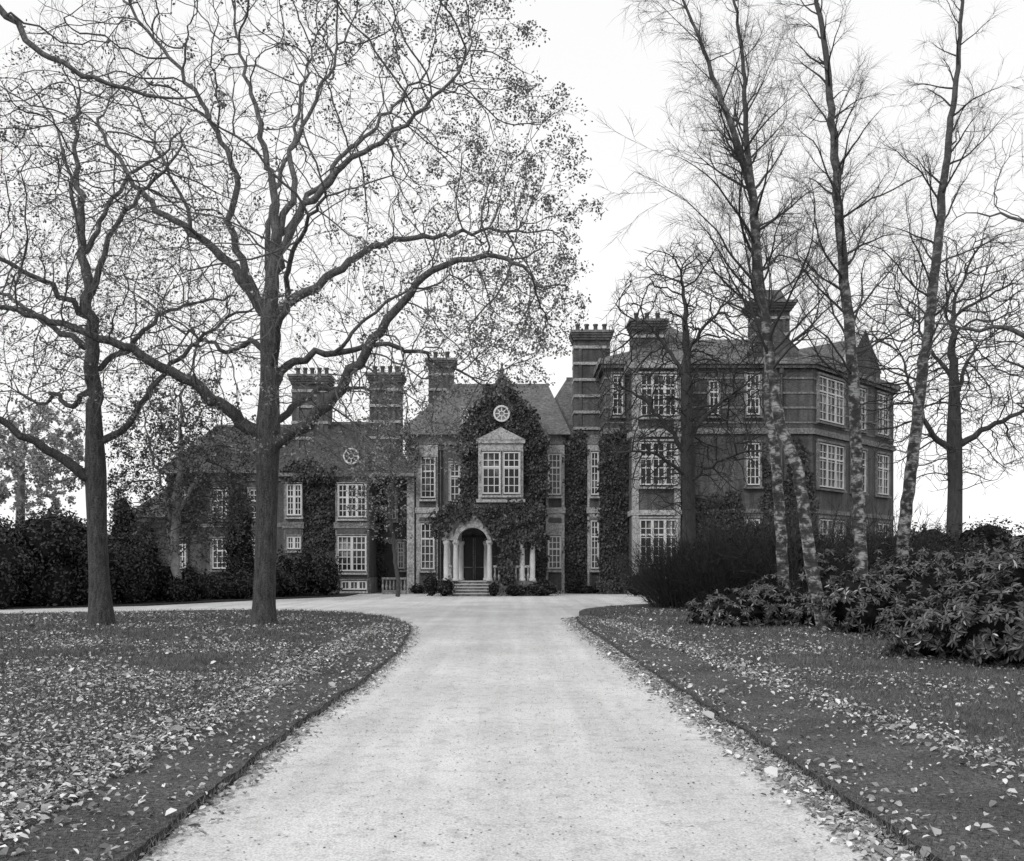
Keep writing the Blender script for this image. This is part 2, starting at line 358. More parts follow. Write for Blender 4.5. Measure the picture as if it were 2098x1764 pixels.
build_tree('small_tree', 'slender ornamental tree beside the arched side door', 'tree', st, ell(420, S(785, 990, Y), (1.7, 1.7, 2.9), .1), bark=DBARK, twig=DTWIG, leafn=1600, leafsize=.12, leafm=OAKLEAF, tw=3, twl=.6, twr=.007, kill=.35, step=.3)

# ------------------------------------------------------------------ birches
def birch(label, Yb, pts, start=.36, nb=44, ln=3.4):
    tr = L(Yb, pts, 0, 0, 0); P = catmull(tr, .35); P[1:-1, :2] += rng.normal(0, .02, (len(P)-2, 2))
    thick = MB(); thin = MB(); tube(thick, P[:, :3], P[:, 3], 12)
    n = len(P); srcs = []; dirs = []
    def sub(p, d, ln, r, lev):
        k = max(4, int(ln/.25)); path = [p]; dd = d
        for i in range(k):
            dd = nrm(dd+rng.normal(0, .13, 3)+np.array([0, 0, .045 if i < k*.6 else -.07])); path.append(path[-1]+dd*ln/k)
        path = np.array(path); R = np.linspace(r, .004, k+1)
        tube(thick if r > .04 else thin, path, R, 5 if r > .03 else 3)
        for i in range(1, k+1):
            d_ = nrm(path[i]-path[i-1])
            if lev > 0 and i > 1 and rng.random() < .6:
                sd = nrm(d_+rng.normal(0, .6, 3)); sub(path[i], sd, ln*rng.uniform(.28, .5), R[i]*.65, lev-1)
            for _ in range(2): srcs.append(path[i]); dirs.append(d_+rng.normal(0, .6, 3))
    for b_ in range(nb):
        t = start+(1-start)*((b_+rng.random())/nb); i = min(n-2, int(t*n)); az = rng.uniform(0, 2*math.pi); el_ = rng.uniform(.35, 1.05)
        d = np.array([math.cos(az)*math.cos(el_), math.sin(az)*math.cos(el_), math.sin(el_)])
        sub(P[i, :3], d, ln*(1.15-.75*(t-start)/(1-start))*rng.uniform(.6, 1.2), min(.04, P[i, 3]*.4), 2)
    s = np.array(srcs); d = np.array(dirs)
    twigs(thin, s, d, rng.uniform(.25, .8, len(s)), .0032, 0, .3, -.3)
    e = obj('birch_tree', None, loc=(P[0, 0], P[0, 1], 0), label=label, category='tree', group='birches on the lawn edge')
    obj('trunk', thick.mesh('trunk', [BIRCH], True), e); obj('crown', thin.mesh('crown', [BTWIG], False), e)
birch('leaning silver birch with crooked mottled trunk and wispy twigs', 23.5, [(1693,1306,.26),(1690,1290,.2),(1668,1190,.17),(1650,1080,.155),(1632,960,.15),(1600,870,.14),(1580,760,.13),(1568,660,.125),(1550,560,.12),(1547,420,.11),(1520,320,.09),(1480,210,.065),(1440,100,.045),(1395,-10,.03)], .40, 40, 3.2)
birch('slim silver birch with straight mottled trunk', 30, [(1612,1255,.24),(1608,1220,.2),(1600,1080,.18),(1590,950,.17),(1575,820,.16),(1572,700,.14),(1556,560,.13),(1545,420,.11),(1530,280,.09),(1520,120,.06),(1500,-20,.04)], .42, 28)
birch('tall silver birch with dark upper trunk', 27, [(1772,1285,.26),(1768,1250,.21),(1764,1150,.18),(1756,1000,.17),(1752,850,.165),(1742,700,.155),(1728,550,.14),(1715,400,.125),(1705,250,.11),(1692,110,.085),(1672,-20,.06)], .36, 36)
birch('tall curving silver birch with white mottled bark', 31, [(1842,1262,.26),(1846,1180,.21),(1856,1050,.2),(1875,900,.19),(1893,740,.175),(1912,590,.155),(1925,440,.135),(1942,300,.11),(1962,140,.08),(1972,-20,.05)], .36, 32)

# ------------------------------------------------------------------ shrubs
import bmesh
bm = bmesh.new(); bmesh.ops.create_icosphere(bm, subdivisions=3, radius=1.0)
bm.verts.ensure_lookup_table(); ICV = np.array([v.co[:] for v in bm.verts]); ICF = np.array([[v.index for v in f.verts] for f in bm.faces]); bm.free()
def shrub(name, label, lobes, dens=55, ls=.12, lm=DARKLEAF, cat='shrub', whorl=False, asp=.5, **kw):
    mb = MB()
    for (x, y, z, rx, ry, rz) in lobes:
        c = np.array([x, y, z]); r = np.array([rx, ry, rz]); nz = 1+.13*np.sin(ICV@np.array([5.1, 3.3, 4.2])+x*3)+.08*np.sin(ICV@np.array([-9, 7, 8])+y)
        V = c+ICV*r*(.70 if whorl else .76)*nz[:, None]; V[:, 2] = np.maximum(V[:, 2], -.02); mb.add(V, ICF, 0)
        n = int(dens*4*math.pi*((rx*ry*rz)**(2/3)))
        d = rdir(n); lump = 1+.16*np.sin(d@np.array([5.1, 3.3, 4.2])+x*3)+.10*np.sin(d@np.array([-9, 7, 8])+y)+rng.normal(0, .09, n)
        P = c+d*r*lump[:, None]*rng.uniform(.76, 1.05, (n, 1)); k = P[:, 2] > .05; P = P[k]; N = nrm(d[k]/r); n = len(P)
        if whorl:
            P = P[:n//5]; N = nrm(N[:n//5]+rng.normal(0, .35, (n//5, 3))+np.array([0, 0, .5])); ref = rdir(len(P)); U = nrm(np.cross(N, ref)); W = np.cross(N, U)
            for q in range(10):
                a = q*2*math.pi/10+rng.normal(0, .25, len(P)); o = U*np.cos(a)[:, None]+W*np.sin(a)[:, None]; tl = rng.uniform(-.7, .5, (len(P), 1))
                T = nrm(o+N*tl); NN = nrm(N-o*tl); leaves(mb, P+o*.01, NN, T, rng.uniform(.65, 1.15, len(P))*ls, rng.uniform(.8, 1.1, len(P))*ls*.3, 1, .12)
        else:
            leaves(mb, P, N+rng.normal(0, .5, N.shape), rdir(n), rng.uniform(.6, 1.3, n)*ls, rng.uniform(.6, 1.3, n)*ls*asp, 1)
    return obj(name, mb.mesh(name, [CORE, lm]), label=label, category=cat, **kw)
def lobeset(u0, u1, vtop, Yc, n, depth=2.0):
    x0 = S(u0, 0, Yc)[0]; x1 = S(u1, 0, Yc)[0]; zt = S(0, vtop, Yc)[2]; out = []; w = (x1-x0)
    for i in range(n):
        t = (i+.5)/n; rx = w/n*rng.uniform(.6, .85); h = zt*(rng.uniform(.78, 1.0) if n > 1 else 1)
        out.append((x0+w*t+rng.normal(0, .05*w/n), Yc+rng.uniform(-.5, .5)*depth*.4, h*.45, rx, depth*.5*rng.uniform(.8, 1.2), h*.55))
        if n > 1 and rng.random() < .6: out.append((x0+w*t+rng.uniform(-.4, .4)*rx, Yc-depth*.3, h*.3, rx*.7, depth*.4, h*.38))
    return out
def bigshrub(u0, u1, vtop, Yc, depth=4.0, n=7):
    x0 = S(u0, 0, Yc)[0]; x1 = S(u1, 0, Yc)[0]; zt = S(0, vtop, Yc)[2]; w = x1-x0; out = [((x0+x1)/2, Yc, zt*.42, w*.5, depth*.5, zt*.5)]
    for i in range(n):
        a = rng.uniform(-1, 1); r = zt*rng.uniform(.2, .34); out.append(((x0+x1)/2+a*w*.42, Yc+rng.uniform(-.5, .2)*depth*.7, min(zt-r, zt*(.72-.3*abs(a))+rng.normal(0, .15)), r*1.15, r, r))
    for i in range(4): out.append((x0+w*(i+.5)/4, Yc-depth*.35, zt*.2, w*.2, depth*.25, zt*.28))
    return out
shrub('rhododendron_bush', 'large glossy rhododendron bush at edge of lawn', [(9.3,15.5,1.05,1.5,1.4,1.15),(8.0,15.2,.65,.9,1.0,.8),(10.4,14.6,1.2,1.3,1.3,1.05),(9.4,14.2,.55,1.1,.9,.75),(8.7,16.4,.9,1.1,1.2,1.05),(7.4,16.6,.5,.8,.8,.65),(11.5,16,1.4,1.4,1.4,1.0)], 170, .15, RHODLEAF, whorl=True)
shrub('rhododendron_bush', 'glossy rhododendron bush beside birch trunks', [(9.7,22.5,.8,1.4,1.1,1.0),(8.4,22.3,.7,1.0,1.0,.85),(11.2,21.8,1.0,1.4,1.2,1.15)], 100, .16, RHODLEAF, whorl=True)
shrub('rhododendron_bush', 'low glossy rhododendron bush under birches', [(6.1,25.2,.45,.9,.8,.68),(7.2,25.8,.55,1.0,.9,.8),(5.4,25.9,.35,.6,.6,.5),(8.0,25.4,.4,.8,.8,.6)], 100, .15, RHODLEAF, whorl=True)
shrub('rhododendron_bush', 'broad rhododendron bush behind birch trunks', [(10.3,28.5,.9,1.5,1.3,1.2),(12.2,28.5,1.0,1.5,1.3,1.25),(11.5,27.0,.6,1.3,1.0,.8)], 60, .18, RHODLEAF, whorl=True)
for a in [(-130,60,1040,38,4.5,'dense dark evergreen shrub at edge of gravel'),(40,180,1032,40,4.5,'dark rounded evergreen shrub behind gravel'),(150,250,1085,40.5,3.5,'low dark evergreen shrub behind gravel')]:
    shrub('evergreen_shrub', a[5], bigshrub(a[0], a[1], a[2], a[3], a[4]), 65, .16, DARKLEAF)
for a in [(225,310,1105,42,2,3,'loose evergreen shrub by gravel sweep'),(300,420,1145,44,2,3,'low evergreen shrub below small tree'),(380,520,1185,47,3,2,'low clipped shrub border beside gravel'),(410,600,1160,50,3,2.5,'low evergreen shrub under wing windows')]:
    shrub('evergreen_shrub', a[6], lobeset(a[0], a[1], a[2], a[3], a[4], a[5]), 65, .15, DARKLEAF)
shrub('laurel_hedge', 'dense rounded laurel hedge against house wall', lobeset(560, 695, 1118, 53, 3, 3), 60, .16, IVYLEAF, cat='hedge')
def cone(name, label, u, vt, Yc, w):
    x, _, h = S(u, vt, Yc); lob = [(x+rng.normal(0, .08), Yc, h*t, w*(1-t)**.4, w*(1-t)**.4, h*.17) for t in (.12, .3, .48, .64, .78, .86)]
    shrub(name, label, lob, 90, .14, DARKLEAF, cat='tree')
cone('cypress_tree', 'dark columnar cypress at corner of wing', 255, 1020, 47, 1.25)
cone('yew_tree', 'dark conical yew in front of wing window', 492, 1010, 52, 1.3)
cone('yew_tree', 'small dark yew beside cypress', 300, 1075, 47, .9)
for (u0, u1, vt, Yc, lb) in [(872,896,1172,53,'small round shrub beside the porch'),(903,926,1184,52.3,'low shrub beside porch steps'),(1004,1022,1190,52.4,'low shrub beside porch steps'),(1290,1352,1170,52,'dense shrub against bay window base'),(1180,1225,1198,57,'low shrub at foot of ivy wall'),(840,866,1196,57,'small shrub by stone pilaster'),(1085,1140,1190,53,'low shrub at foot of wall'),(1040,1075,1196,52.6,'low shrub hiding the porch plinth')]:
    shrub('shrub', lb, lobeset(u0, u1, vt, Yc, 1, 1.2), 70, .13, IVYLEAF)
for (u0, u1, vt, Yc, d, lb) in [(1360,1500,1105,39,3.5,'dark dense shrubbery at foot of bare tree'),(1470,1620,1070,38,4,'dark dense shrubbery behind birches'),(1590,1730,1080,37,4,'dark evergreen mass behind birch trunks'),(1710,1860,1075,38,4,'dense shrub screen before wing'),(1830,1980,1075,40,4,'tall dark hedge beyond birches'),(1950,2150,1065,38,4,'tall dark hedge at garden edge'),(2000,2200,1110,28,3,'dark evergreen shrub beyond rhododendron')]:
    shrub('evergreen_shrub', lb, bigshrub(u0, u1, vt, Yc, d, 6), 48, .16, DARKLEAF)
BUSHT = flat('bush_twig', .055)
def twiggy(label, u, Yc, vt, w, n=260):
    x, _, h = S(u, vt, Yc); mb = MB(); sx = []; sd = []
    for i in range(n):
        a = rng.uniform(0, 6.28); q = math.sqrt(rng.random()); p = np.array([x+math.cos(a)*q*w*.45, Yc+math.sin(a)*q*w*.45, 0]); d = nrm(np.array([math.cos(a)*q*.5, math.sin(a)*q*.5, 1])+rng.normal(0, .12, 3))
        ln = h*rng.uniform(.6, 1.02)*(1-.25*q); P = [p]
        for k in range(6): d = nrm(d+rng.normal(0, .09, 3)+np.array([math.cos(a)*.05*q, math.sin(a)*.05*q, -.02])); P.append(P[-1]+d*ln/6)
        P = np.array(P); tube(mb, P, np.linspace(.02, .007, 7), 3)
        for k in range(1, 7):
            for _ in range(3): sx.append(P[k]); sd.append(d+rng.normal(0, .5, 3))
    s = np.array(sx); twigs(mb, s, np.array(sd), rng.uniform(.3, .8, len(s)), .008, 0, .3)
    obj('twiggy_bush', mb.mesh('twiggy_bush', [BUSHT]), label=label, category='shrub')
twiggy('dense leafless twiggy bush beside the gravel', 1400, 37, 1062, 2.7, 320)
twiggy('leafless twiggy bush behind birch trunks', 1500, 36, 1015, 3.0, 260)
twiggy('tangled bare bush in front of wing', 1640, 35, 1000, 3.2, 260)
twiggy('tangled bare bush beside the hedge', 1800, 36, 1000, 3.0, 220)
mb = MB(); 
for x in np.arange(-190, 190, 5.0):
    yy = 135+rng.uniform(-8, 8); h = rng.uniform(3.5, 7); c = np.array([x, yy, h*.4]); n = 420
    P = ell(n, c, (4.5, 4, h*.6), .5); leaves(mb, P, rdir(n), rdir(n), rng.uniform(.7, 1.5, n), rng.uniform(.5, 1.1, n), 0)
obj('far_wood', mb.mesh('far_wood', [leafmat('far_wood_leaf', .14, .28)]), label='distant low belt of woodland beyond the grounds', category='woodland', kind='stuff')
Y = 66
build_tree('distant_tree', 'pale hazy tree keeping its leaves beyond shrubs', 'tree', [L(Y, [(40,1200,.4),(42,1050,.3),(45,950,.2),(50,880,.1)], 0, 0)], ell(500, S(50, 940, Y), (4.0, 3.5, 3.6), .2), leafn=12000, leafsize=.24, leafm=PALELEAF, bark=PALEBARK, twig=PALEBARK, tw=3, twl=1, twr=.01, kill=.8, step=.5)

# ------------------------------------------------------------------ ground, drive, lawns
def sheet(name, P, z, matl, label, cat, skirt=None, skmat=None):
    mb = MB(); P = np.asarray(P); n = len(P)
    mb.add([(x, y, z) for x, y in P], [list(range(n))], 0)
    if skirt is not None:
        V = [(x, y, z) for x, y in P]+[(x, y, skirt) for x, y in P]
        mb.add(V, [(i, n+i, n+(i+1) % n, (i+1) % n) for i in range(n)], 1)
    return obj(name, mb.mesh(name, [matl]+([skmat] if skmat else [])), label=label, category=cat, kind='structure')
sheet('ground', [(-1500,-300),(1500,-300),(1500,2500),(-1500,2500)], 0, GRASS, 'grassy ground stretching beyond the grounds', 'ground')
sheet('driveway', [(-45,-20),(14,-20),(14,60),(-45,60)], .004, GRAVEL, 'pale gravel drive and forecourt with faint wheel tracks', 'driveway')
def edge(P):
    Q = catmull(P, .12)[:, :2]; m_ = (Q[:, 1] > -5) & (Q[:, 0] > -40); j = rng.normal(0, 1, Q.shape); j = (j+np.roll(j, 1, 0)+np.roll(j, 2, 0))/3; Q[1:-1] += (j*.022*m_[:, None])[1:-1]; return Q
LE = edge([(-2.15,-8),(-2.16,0),(-2.16,5),(-2.22,9.5),(-2.15,13.5),(-2.25,18),(-2.5,22),(-2.95,26),(-4.0,29.8),(-6.4,33.2),(-10,34.6),(-14,33.4),(-17.5,31.7),(-28,28),(-45,24)])
RE = edge([(2.4,-8),(2.4,0),(2.38,5.35),(2.22,13.5),(2.1,20),(2.0,27),(2.25,31),(3.0,36),(6,40.4),(11,44),(18,47),(40,50)])
LP = np.vstack([LE, [(-45,-8)]]); RP = np.vstack([RE, [(40,-8)]]); ZL = .075
sheet('lawn', LP, ZL, GRASS, 'grass lawn strewn with fallen leaves under oaks', 'lawn', -.01, SOIL)
sheet('lawn', RP[::-1], ZL, GRASS, 'grass lawn strewn with leaves beside birches', 'lawn', -.01, SOIL)
BP = np.array([(-45,33),(-30,33.5),(-19.8,36.6),(-15.6,39.5),(-12.2,47.0),(-9.3,51.5),(-9.3,57),(-45,57)])
sheet('flower_bed', BP, .06, SOIL, 'dark earth shrub bed edging gravel forecourt', 'flower bed', -.01, SOIL)

def blades(P, z, h, w, mb):
    n = len(P); a = rng.uniform(0, 6.28, n); d = np.stack([np.cos(a), np.sin(a), np.zeros(n)], 1); B = np.column_stack([P, np.full(n, z)])
    ln = np.column_stack([rng.normal(0, .45, n), rng.normal(0, .45, n), np.ones(n)]); V = np.zeros((n, 3, 3))
    V[:, 0] = B-d*w[:, None]/2; V[:, 1] = B+d*w[:, None]/2; V[:, 2] = B+ln*h[:, None]
    mb.add(V.reshape(-1, 3), np.arange(n*3).reshape(-1, 3))
def scat(n, side, poly, y0, y1, xin, spread):
    yy = y0*(y1/y0)**rng.random(n); xw = spread*yy+1.5
    xx = xin+(xw-xin)*rng.random(n); xx *= side; k = inpoly(xx, yy, poly); return np.column_stack([xx[k], yy[k]])
mb = MB()
for side, poly in ((-1, LP), (1, RP)):
    P = scat(115000, side, poly, 3.5, 34, 2.0, .62); d = np.abs(P[:, 0]); verge = (d < (3.0 if side < 0 else 4.15-.058*(P[:, 1]-5)))
    sc = np.clip(P[:, 1]/9, .8, 2.6); h = np.where(verge, .014, .05)*rng.uniform(.5, 1.4, len(P))*np.sqrt(sc); blades(P, ZL, h, .006*sc*rng.uniform(.7, 1.5, len(P)), mb)
    E = (LE if side < 0 else RE); E = E[(E[:, 1] > 3) & (E[:, 1] < 30)]; k = rng.integers(0, len(E), 10000); P = E[k]+rng.normal(0, .03, (10000, 2)); blades(P, ZL-.03, np.full(10000, .05)*rng.uniform(.5, 1.4, 10000), np.full(10000, .008), mb)
obj('grass', mb.mesh('grass', [GRASSB]), label='short grass blades covering the lawns', category='grass', kind='stuff')
mb = MB()
def lay(P, z, size):
    n = len(P); C = np.column_stack([P, z+rng.uniform(.0, .03, n)]); N = np.column_stack([rng.normal(0, .45, n), rng.normal(0, .45, n), np.ones(n)])
    s = size*np.exp(rng.normal(0, .35, n)); leaves(mb, C, N, rdir(n), s, s*rng.uniform(.35, .85, n), 0, .25)
def un(n, x0, x1, y0, y1, poly=None, clump=0):
    x = rng.uniform(x0, x1, n); y = rng.uniform(y0, y1, n); k = np.ones(n, bool)
    if poly is not None: k = inpoly(x, y, poly)
    if clump: k &= (np.sin(x*1.7+np.sin(y*.9)*2)+np.sin(y*1.3+x*.6)+rng.normal(0, 1.0, n)) > clump
    return np.column_stack([x[k], y[k]])
lay(un(24000, -13, -3.0, 4, 20, LP, .3), ZL+.015, .040); lay(un(26000, -20, -2.9, 12, 35, LP, .1), ZL+.02, .058)
lay(scat(18000, -1, LP, 4, 14, 3.0, .6), ZL+.02, .034)
lay(un(1100, -3.0, -2.2, 3, 30, LP), ZL+.01, .04)
y = rng.uniform(3, 26, 4600); lay(np.column_stack([-3.15+rng.normal(0, .22, 4600)-.02*(y-5), y]), ZL+.015, .046)
lay(un(24000, 3.9, 15, 4, 22, RP, .4), ZL+.015, .042); lay(un(12000, 3.2, 18, 14, 38, RP, .2), ZL+.015, .058); lay(un(1600, 2.4, 4, 3, 30, RP), ZL+.01, .042)
y = rng.uniform(4, 28, 3600); lay(np.column_stack([4.15-.058*(y-5)+rng.normal(0, .2, 3600), y]), ZL+.015, .046)
def drift(E, side, n, w, z, sz=.045):
    E = E[(E[:, 1] > 3) & (E[:, 1] < 30)]; k = rng.integers(0, len(E), n); lay(E[k]+np.column_stack([side*np.abs(rng.normal(0, w, n)), rng.normal(0, .1, n)]), z, sz)
drift(RE, -1, 19000, .17, .006, .042); drift(LE, 1, 6500, .12, .006, .04); drift(LE, -1, 1500, .2, ZL+.01, .04); drift(RE, 1, 900, .2, ZL+.01, .04)
obj('fallen_leaves', mb.mesh('fallen_leaves', [FALLEN]), label='pale fallen leaves scattered over lawns and drive edges', category='leaves', kind='stuff')
mb = MB(); P = un(4500, -2.2, 2.4, 3.5, 26); n = len(P)
leaves(mb, np.column_stack([P, np.full(n, .008)]), np.column_stack([rng.normal(0, .3, n), rng.normal(0, .3, n), np.ones(n)]), rdir(n), rng.uniform(.008, .032, n), rng.uniform(.005, .016, n))
obj('leaf_litter', mb.mesh('leaf_litter', [leafmat('litter', .05, .4)]), label='specks of dark leaf litter on the gravel', category='leaves', kind='stuff')

# ------------------------------------------------------------------ manor house
H = obj('manor_house', None, loc=(0, 57, 0), label='large brick manor house with ivy, stone bays and tall chimneys', category='house')
def part(name, mb, mats, parent=H, smooth=False, **kw):
    o = bpy.data.objects.new(name, mb.mesh(name, mats, smooth)); col.objects.link(o); o.parent = parent
    if parent is H: o.matrix_parent_inverse = Matrix.Translation((0, -57, 0))
    for k, v in kw.items(): o[k] = v
    return o
def X(u, Y): return (u-1049)*Y/1900
def Z(v, Y): return EYE+(1160-v)*Y/1900
def wallblock(name, poly, z0, z1, bands=()):
    mb = MB(); mb.prism(poly, z0, z1, 0); c = np.mean(poly, 0)
    def off(d): return [tuple(np.array(p)+np.sign(np.array(p)-c)*d) for p in poly]
    for (a, b_, d) in bands: mb.prism(off(d), a, b_, 1)
    return part(name, mb, [BRICK, STONED])
def rect(x0, x1, y0, y1): return [(x0, y0), (x1, y0), (x1, y1), (x0, y1)]
def hiproof(x0, x1, y0, y1, ze, zr, hl, hr, ov=.45, matl=ROOF):
    mb = MB(); x0 -= ov; x1 += ov; y0 -= ov; y1 += ov; ym = (y0+y1)/2
    V = [(x0,y0,ze),(x1,y0,ze),(x1,y1,ze),(x0,y1,ze),(x0+hl,ym,zr),(x1-hr,ym,zr)]
    mb.add(V, [(0,1,5,4),(2,3,4,5)]); mb.add(V, [(1,2,5),(3,0,4)]); mb.add(V, [(0,3,2,1)])
    mb.box(x0-.02, x1+.02, y0-.04, y1+.04, ze-.22, ze-.01, 1)
    mb.box(x0+hl, x1-hr, ym-.1, ym+.1, zr-.06, zr+.12, 1); return part('roof', mb, [matl, STONED])
xc0 = X(835, 58)
wallblock('wall', rect(xc0, 6.2, 58, 68), 0, 9.9, [(0, .9, .06), (5.2, 5.5, .06), (9.3, 9.9, .1)])
hiproof(xc0, X(1152, 58), 58, 68.5, 10.1, 14.0, 2.9, 1.1)
hiproof(X(1100, 63), 8.0, 60.5, 70.5, 10.2, 14.9, 2.6, .3)
mb = MB(); mb.box(X(835,58), X(850,58), 57.6, 58.1, 0, 10.05); mb.box(X(832,58), X(853,58), 57.5, 58.05, 9.4, 9.6); part('pilaster', mb, [STONE])
for (a, b_) in ((1118, 1156), (1203, 1229), (853, 898)):
    mb = MB(); mb.box(X(a,58), X(b_,58), 57.75, 58.05, .0, 9.25)
    mb.box(X(a,58)-.06, X(b_,58)+.06, 57.66, 58.04, 5.0, 5.35); mb.box(X(a,58)+.12, X(b_,58)-.12, 57.72, 58.0, 4.75, 4.99) ; part('stone_bay', mb, [STONE])
for (a, b_) in ((1124, 1150), (1207, 1226), (860, 893)):
    for z0, z1 in ((5.36, 5.95), (.2, 1.3), (4.4, 4.7)): part('brick_panel', MB().box(X(a,58), X(b_,58), 57.70, 57.8, z0, z1), [BRICK])
gx0, gx1, gz, ga = X(946,56.5), X(1111,56.5), 9.9, 13.1; gm = (gx0+gx1)/2
wallblock('wall', rect(gx0, gx1, 56.5, 59), 0, gz, [(5.25, 5.5, .06)])
mb = MB(); V = [(gx0-.1,56.45,gz),(gx1+.1,56.45,gz),(gm,56.45,ga),(gx0-.1,62,gz),(gx1+.1,62,gz),(gm,62,ga)]
mb.add(V, [(0,1,2),(5,4,3)]); mb.add(V, [(0,3,4,1)]); part('gable', mb, [BRICK])
mb = MB(); V = [(gx0-.35,56.1,gz-.3),(gm,56.1,ga+.25),(gx1+.35,56.1,gz-.3),(gx0-.35,63,gz-.3),(gm,63,ga+.25),(gx1+.35,63,gz-.3),
                (gx0-.35,56.1,gz-.5),(gm,56.1,ga+.02),(gx1+.35,56.1,gz-.5),(gx0-.35,63,gz-.5),(gm,63,ga+.02),(gx1+.35,63,gz-.5)]
mb.add(V, [(0,1,4,3),(1,2,5,4),(0,6,7,1),(1,7,8,2),(6,9,10,7),(7,10,11,8)]); mb.lathe(gm, 56.3, [(.12,ga+.2),(.16,ga+.5),(.05,ga+.7),(.1,ga+.85),(.01,ga+1.0)], 8); part('roof', mb, [ROOF])
ox0, ox1 = X(980,55.9), X(1072,55.9)
mb = MB(); mb.box(ox0, ox1, 55.85, 56.6, 5.75, 9.3); mb.box(ox0-.12, ox1+.12, 55.73, 56.6, 5.55, 5.74); mb.box(ox0-.12, ox1+.12, 55.73, 56.6, 9.1, 9.3)
om = (ox0+ox1)/2; V = [(ox0-.15,55.7,9.302),(ox1+.15,55.7,9.302),(om,55.7,10.05),(ox0-.15,56.6,9.302),(ox1+.15,56.6,9.302),(om,56.6,10.05)]
mb.add(V, [(0,1,2),(5,4,3)]); mb.add(V, [(0,2,5,3),(2,1,4,5)]); part('stone_oriel', mb, [STONE])
wallblock('wall', rect(X(750,60), X(840,60), 60, 68), 0, 8.0, [(4.6, 4.85, .05), (7.6, 8.0, .1)])
lx0, lx1 = X(580,57), X(758,57)
wallblock('wall', rect(lx0, lx1, 57, 68), 0, 7.2, [(0, 1.0, .06), (4.0, 4.3, .06), (6.8, 7.2, .1)])
hiproof(lx0, X(845,60), 57, 68, 7.4, 11.3, 2.2, 3.0, matl=DROOF)
ll0 = X(345,62)
wallblock('wall', rect(ll0, lx0+.5, 62, 72), 0, 7.9, [(4.3, 4.6, .06), (7.4, 7.9, .1)])
hiproof(ll0, lx0+1, 62, 72, 8.1, 11.8, 2.0, 0, matl=DROOF)
wallblock('wall', rect(X(275,70), X(345,70)+1, 70, 78), 0, 5.4, [(5.0, 5.4, .08)]); hiproof(X(275,70), X(345,70)+1, 70, 78, 5.6, 8.0, 1.5, 0)
for (a, b_) in ((583, 622), (688, 756)):
    mb = MB(); mb.box(X(a,57), X(b_,57), 56.8, 57.05, 0, 6.75); mb.box(X(a,57)-.08, X(b_,57)+.08, 56.7, 57.04, 4.02, 4.4); part('stone_bay', mb, [STONED])
for a, b_, z0, z1 in ((692,752,3.55,4.0),(692,752,.1,1.2),(586,619,2.9,4.0)): part('brick_panel', MB().box(X(a,57), X(b_,57), 56.74, 56.85, z0, z1), [BRICK])
def roundwin(cx, y, cz, r):
    mb = MB(); n = 20; a = np.arange(n)*2*math.pi/n; V = [(cx+r*math.cos(t), y, cz+r*math.sin(t)) for t in a]; mb.add(V, [list(range(n))]); w = part('round_window', mb, [GLASS])
    mb = MB(); 
    for r0, r1, yy in ((r*.95, r*1.2, y-.1), (r*.3, r*.42, y-.06)):
        V = [(cx+q*math.cos(t), s_, cz+q*math.sin(t)) for (q, s_) in ((r0, y+.02), (r0, yy), (r1, yy), (r1, y+.02)) for t in a]
        mb.add(V, [(k*n+i, k*n+(i+1) % n, (k+1)*n+(i+1) % n, (k+1)*n+i) for k in range(3) for i in range(n)])
    for k in range(8):
        t = k*math.pi/4; c, s_ = math.cos(t), math.sin(t); w_ = .03
        V = [(cx+q*c-e*s_*w_, y-.05, cz+q*s_+e*c*w_) for q, e in ((r*.4, -1), (r*.96, -1), (r*.96, 1), (r*.4, 1))]; mb.add(V, [(0, 1, 2, 3)])
    part('frame', mb, [WHITE], w)
dx0, dx1 = X(690,57), X(756,57); dm = (dx0+dx1)/2; n = 14; arc = [(dm+(dx1-dx0)/2*math.cos(t), 7.9+1.45*math.sin(t)) for t in np.linspace(0, math.pi, n)]
mb = MB(); pts = [(dx0, 7.2)]+[(dx1, 7.2)]+arc; m_ = len(pts); V = [(x, 56.5, z) for x, z in pts]+[(x, 60.5, z) for x, z in pts]; mb.add(V, [list(range(m_))]); mb.add(V, [(i, (i+1) % m_, m_+(i+1) % m_, m_+i) for i in range(m_)], 1)
part('dormer', mb, [BRICK, LEAD]); roundwin(dm, 56.45, 8.4, .42); roundwin(X(1028,56.4), 55.95, Z(850,56.4), .42)
RW = [(5.68,56.5),(18.3,56.5),(26.7,64.9),(26.7,76),(5.68,76)]
mb = MB(); mb.prism(RW, 0, 14.2, 0)
def offp(P, d):
    P = np.array(P); n = len(P); out = []
    for i in range(n):
        a = P[i]-P[i-1]; b_ = P[(i+1) % n]-P[i]; na = np.array([a[1], -a[0]])/np.linalg.norm(a); nb_ = np.array([b_[1], -b_[0]])/np.linalg.norm(b_)
        k = (na+nb_)/(1+na@nb_); out.append(tuple(P[i]+k*d))
    return out
for (a, b_, d) in ((0,.9,.08),(4.95,5.2,.06),(9.75,10.1,.14),(10.4,10.5,.05),(11.3,11.42,.05),(12.2,12.32,.05),(13.1,13.22,.05),(13.75,13.95,.25),(13.951,14.3,.42)): mb.prism(offp(RW, d), a, b_, 1)
part('wall', mb, [BRICK, STONED])
c = np.array([15.5, 66]); mb = MB(); mb.prism(offp(RW, .3), 14.31, 16.8, 0, [tuple(c+(np.array(p)-c)*.45) for p in RW]); part('roof', mb, [ROOF])
hiproof(X(1350,60), X(1480,60), 58.5, 66, 14.9, 18.0, .4, 3.5, .1)
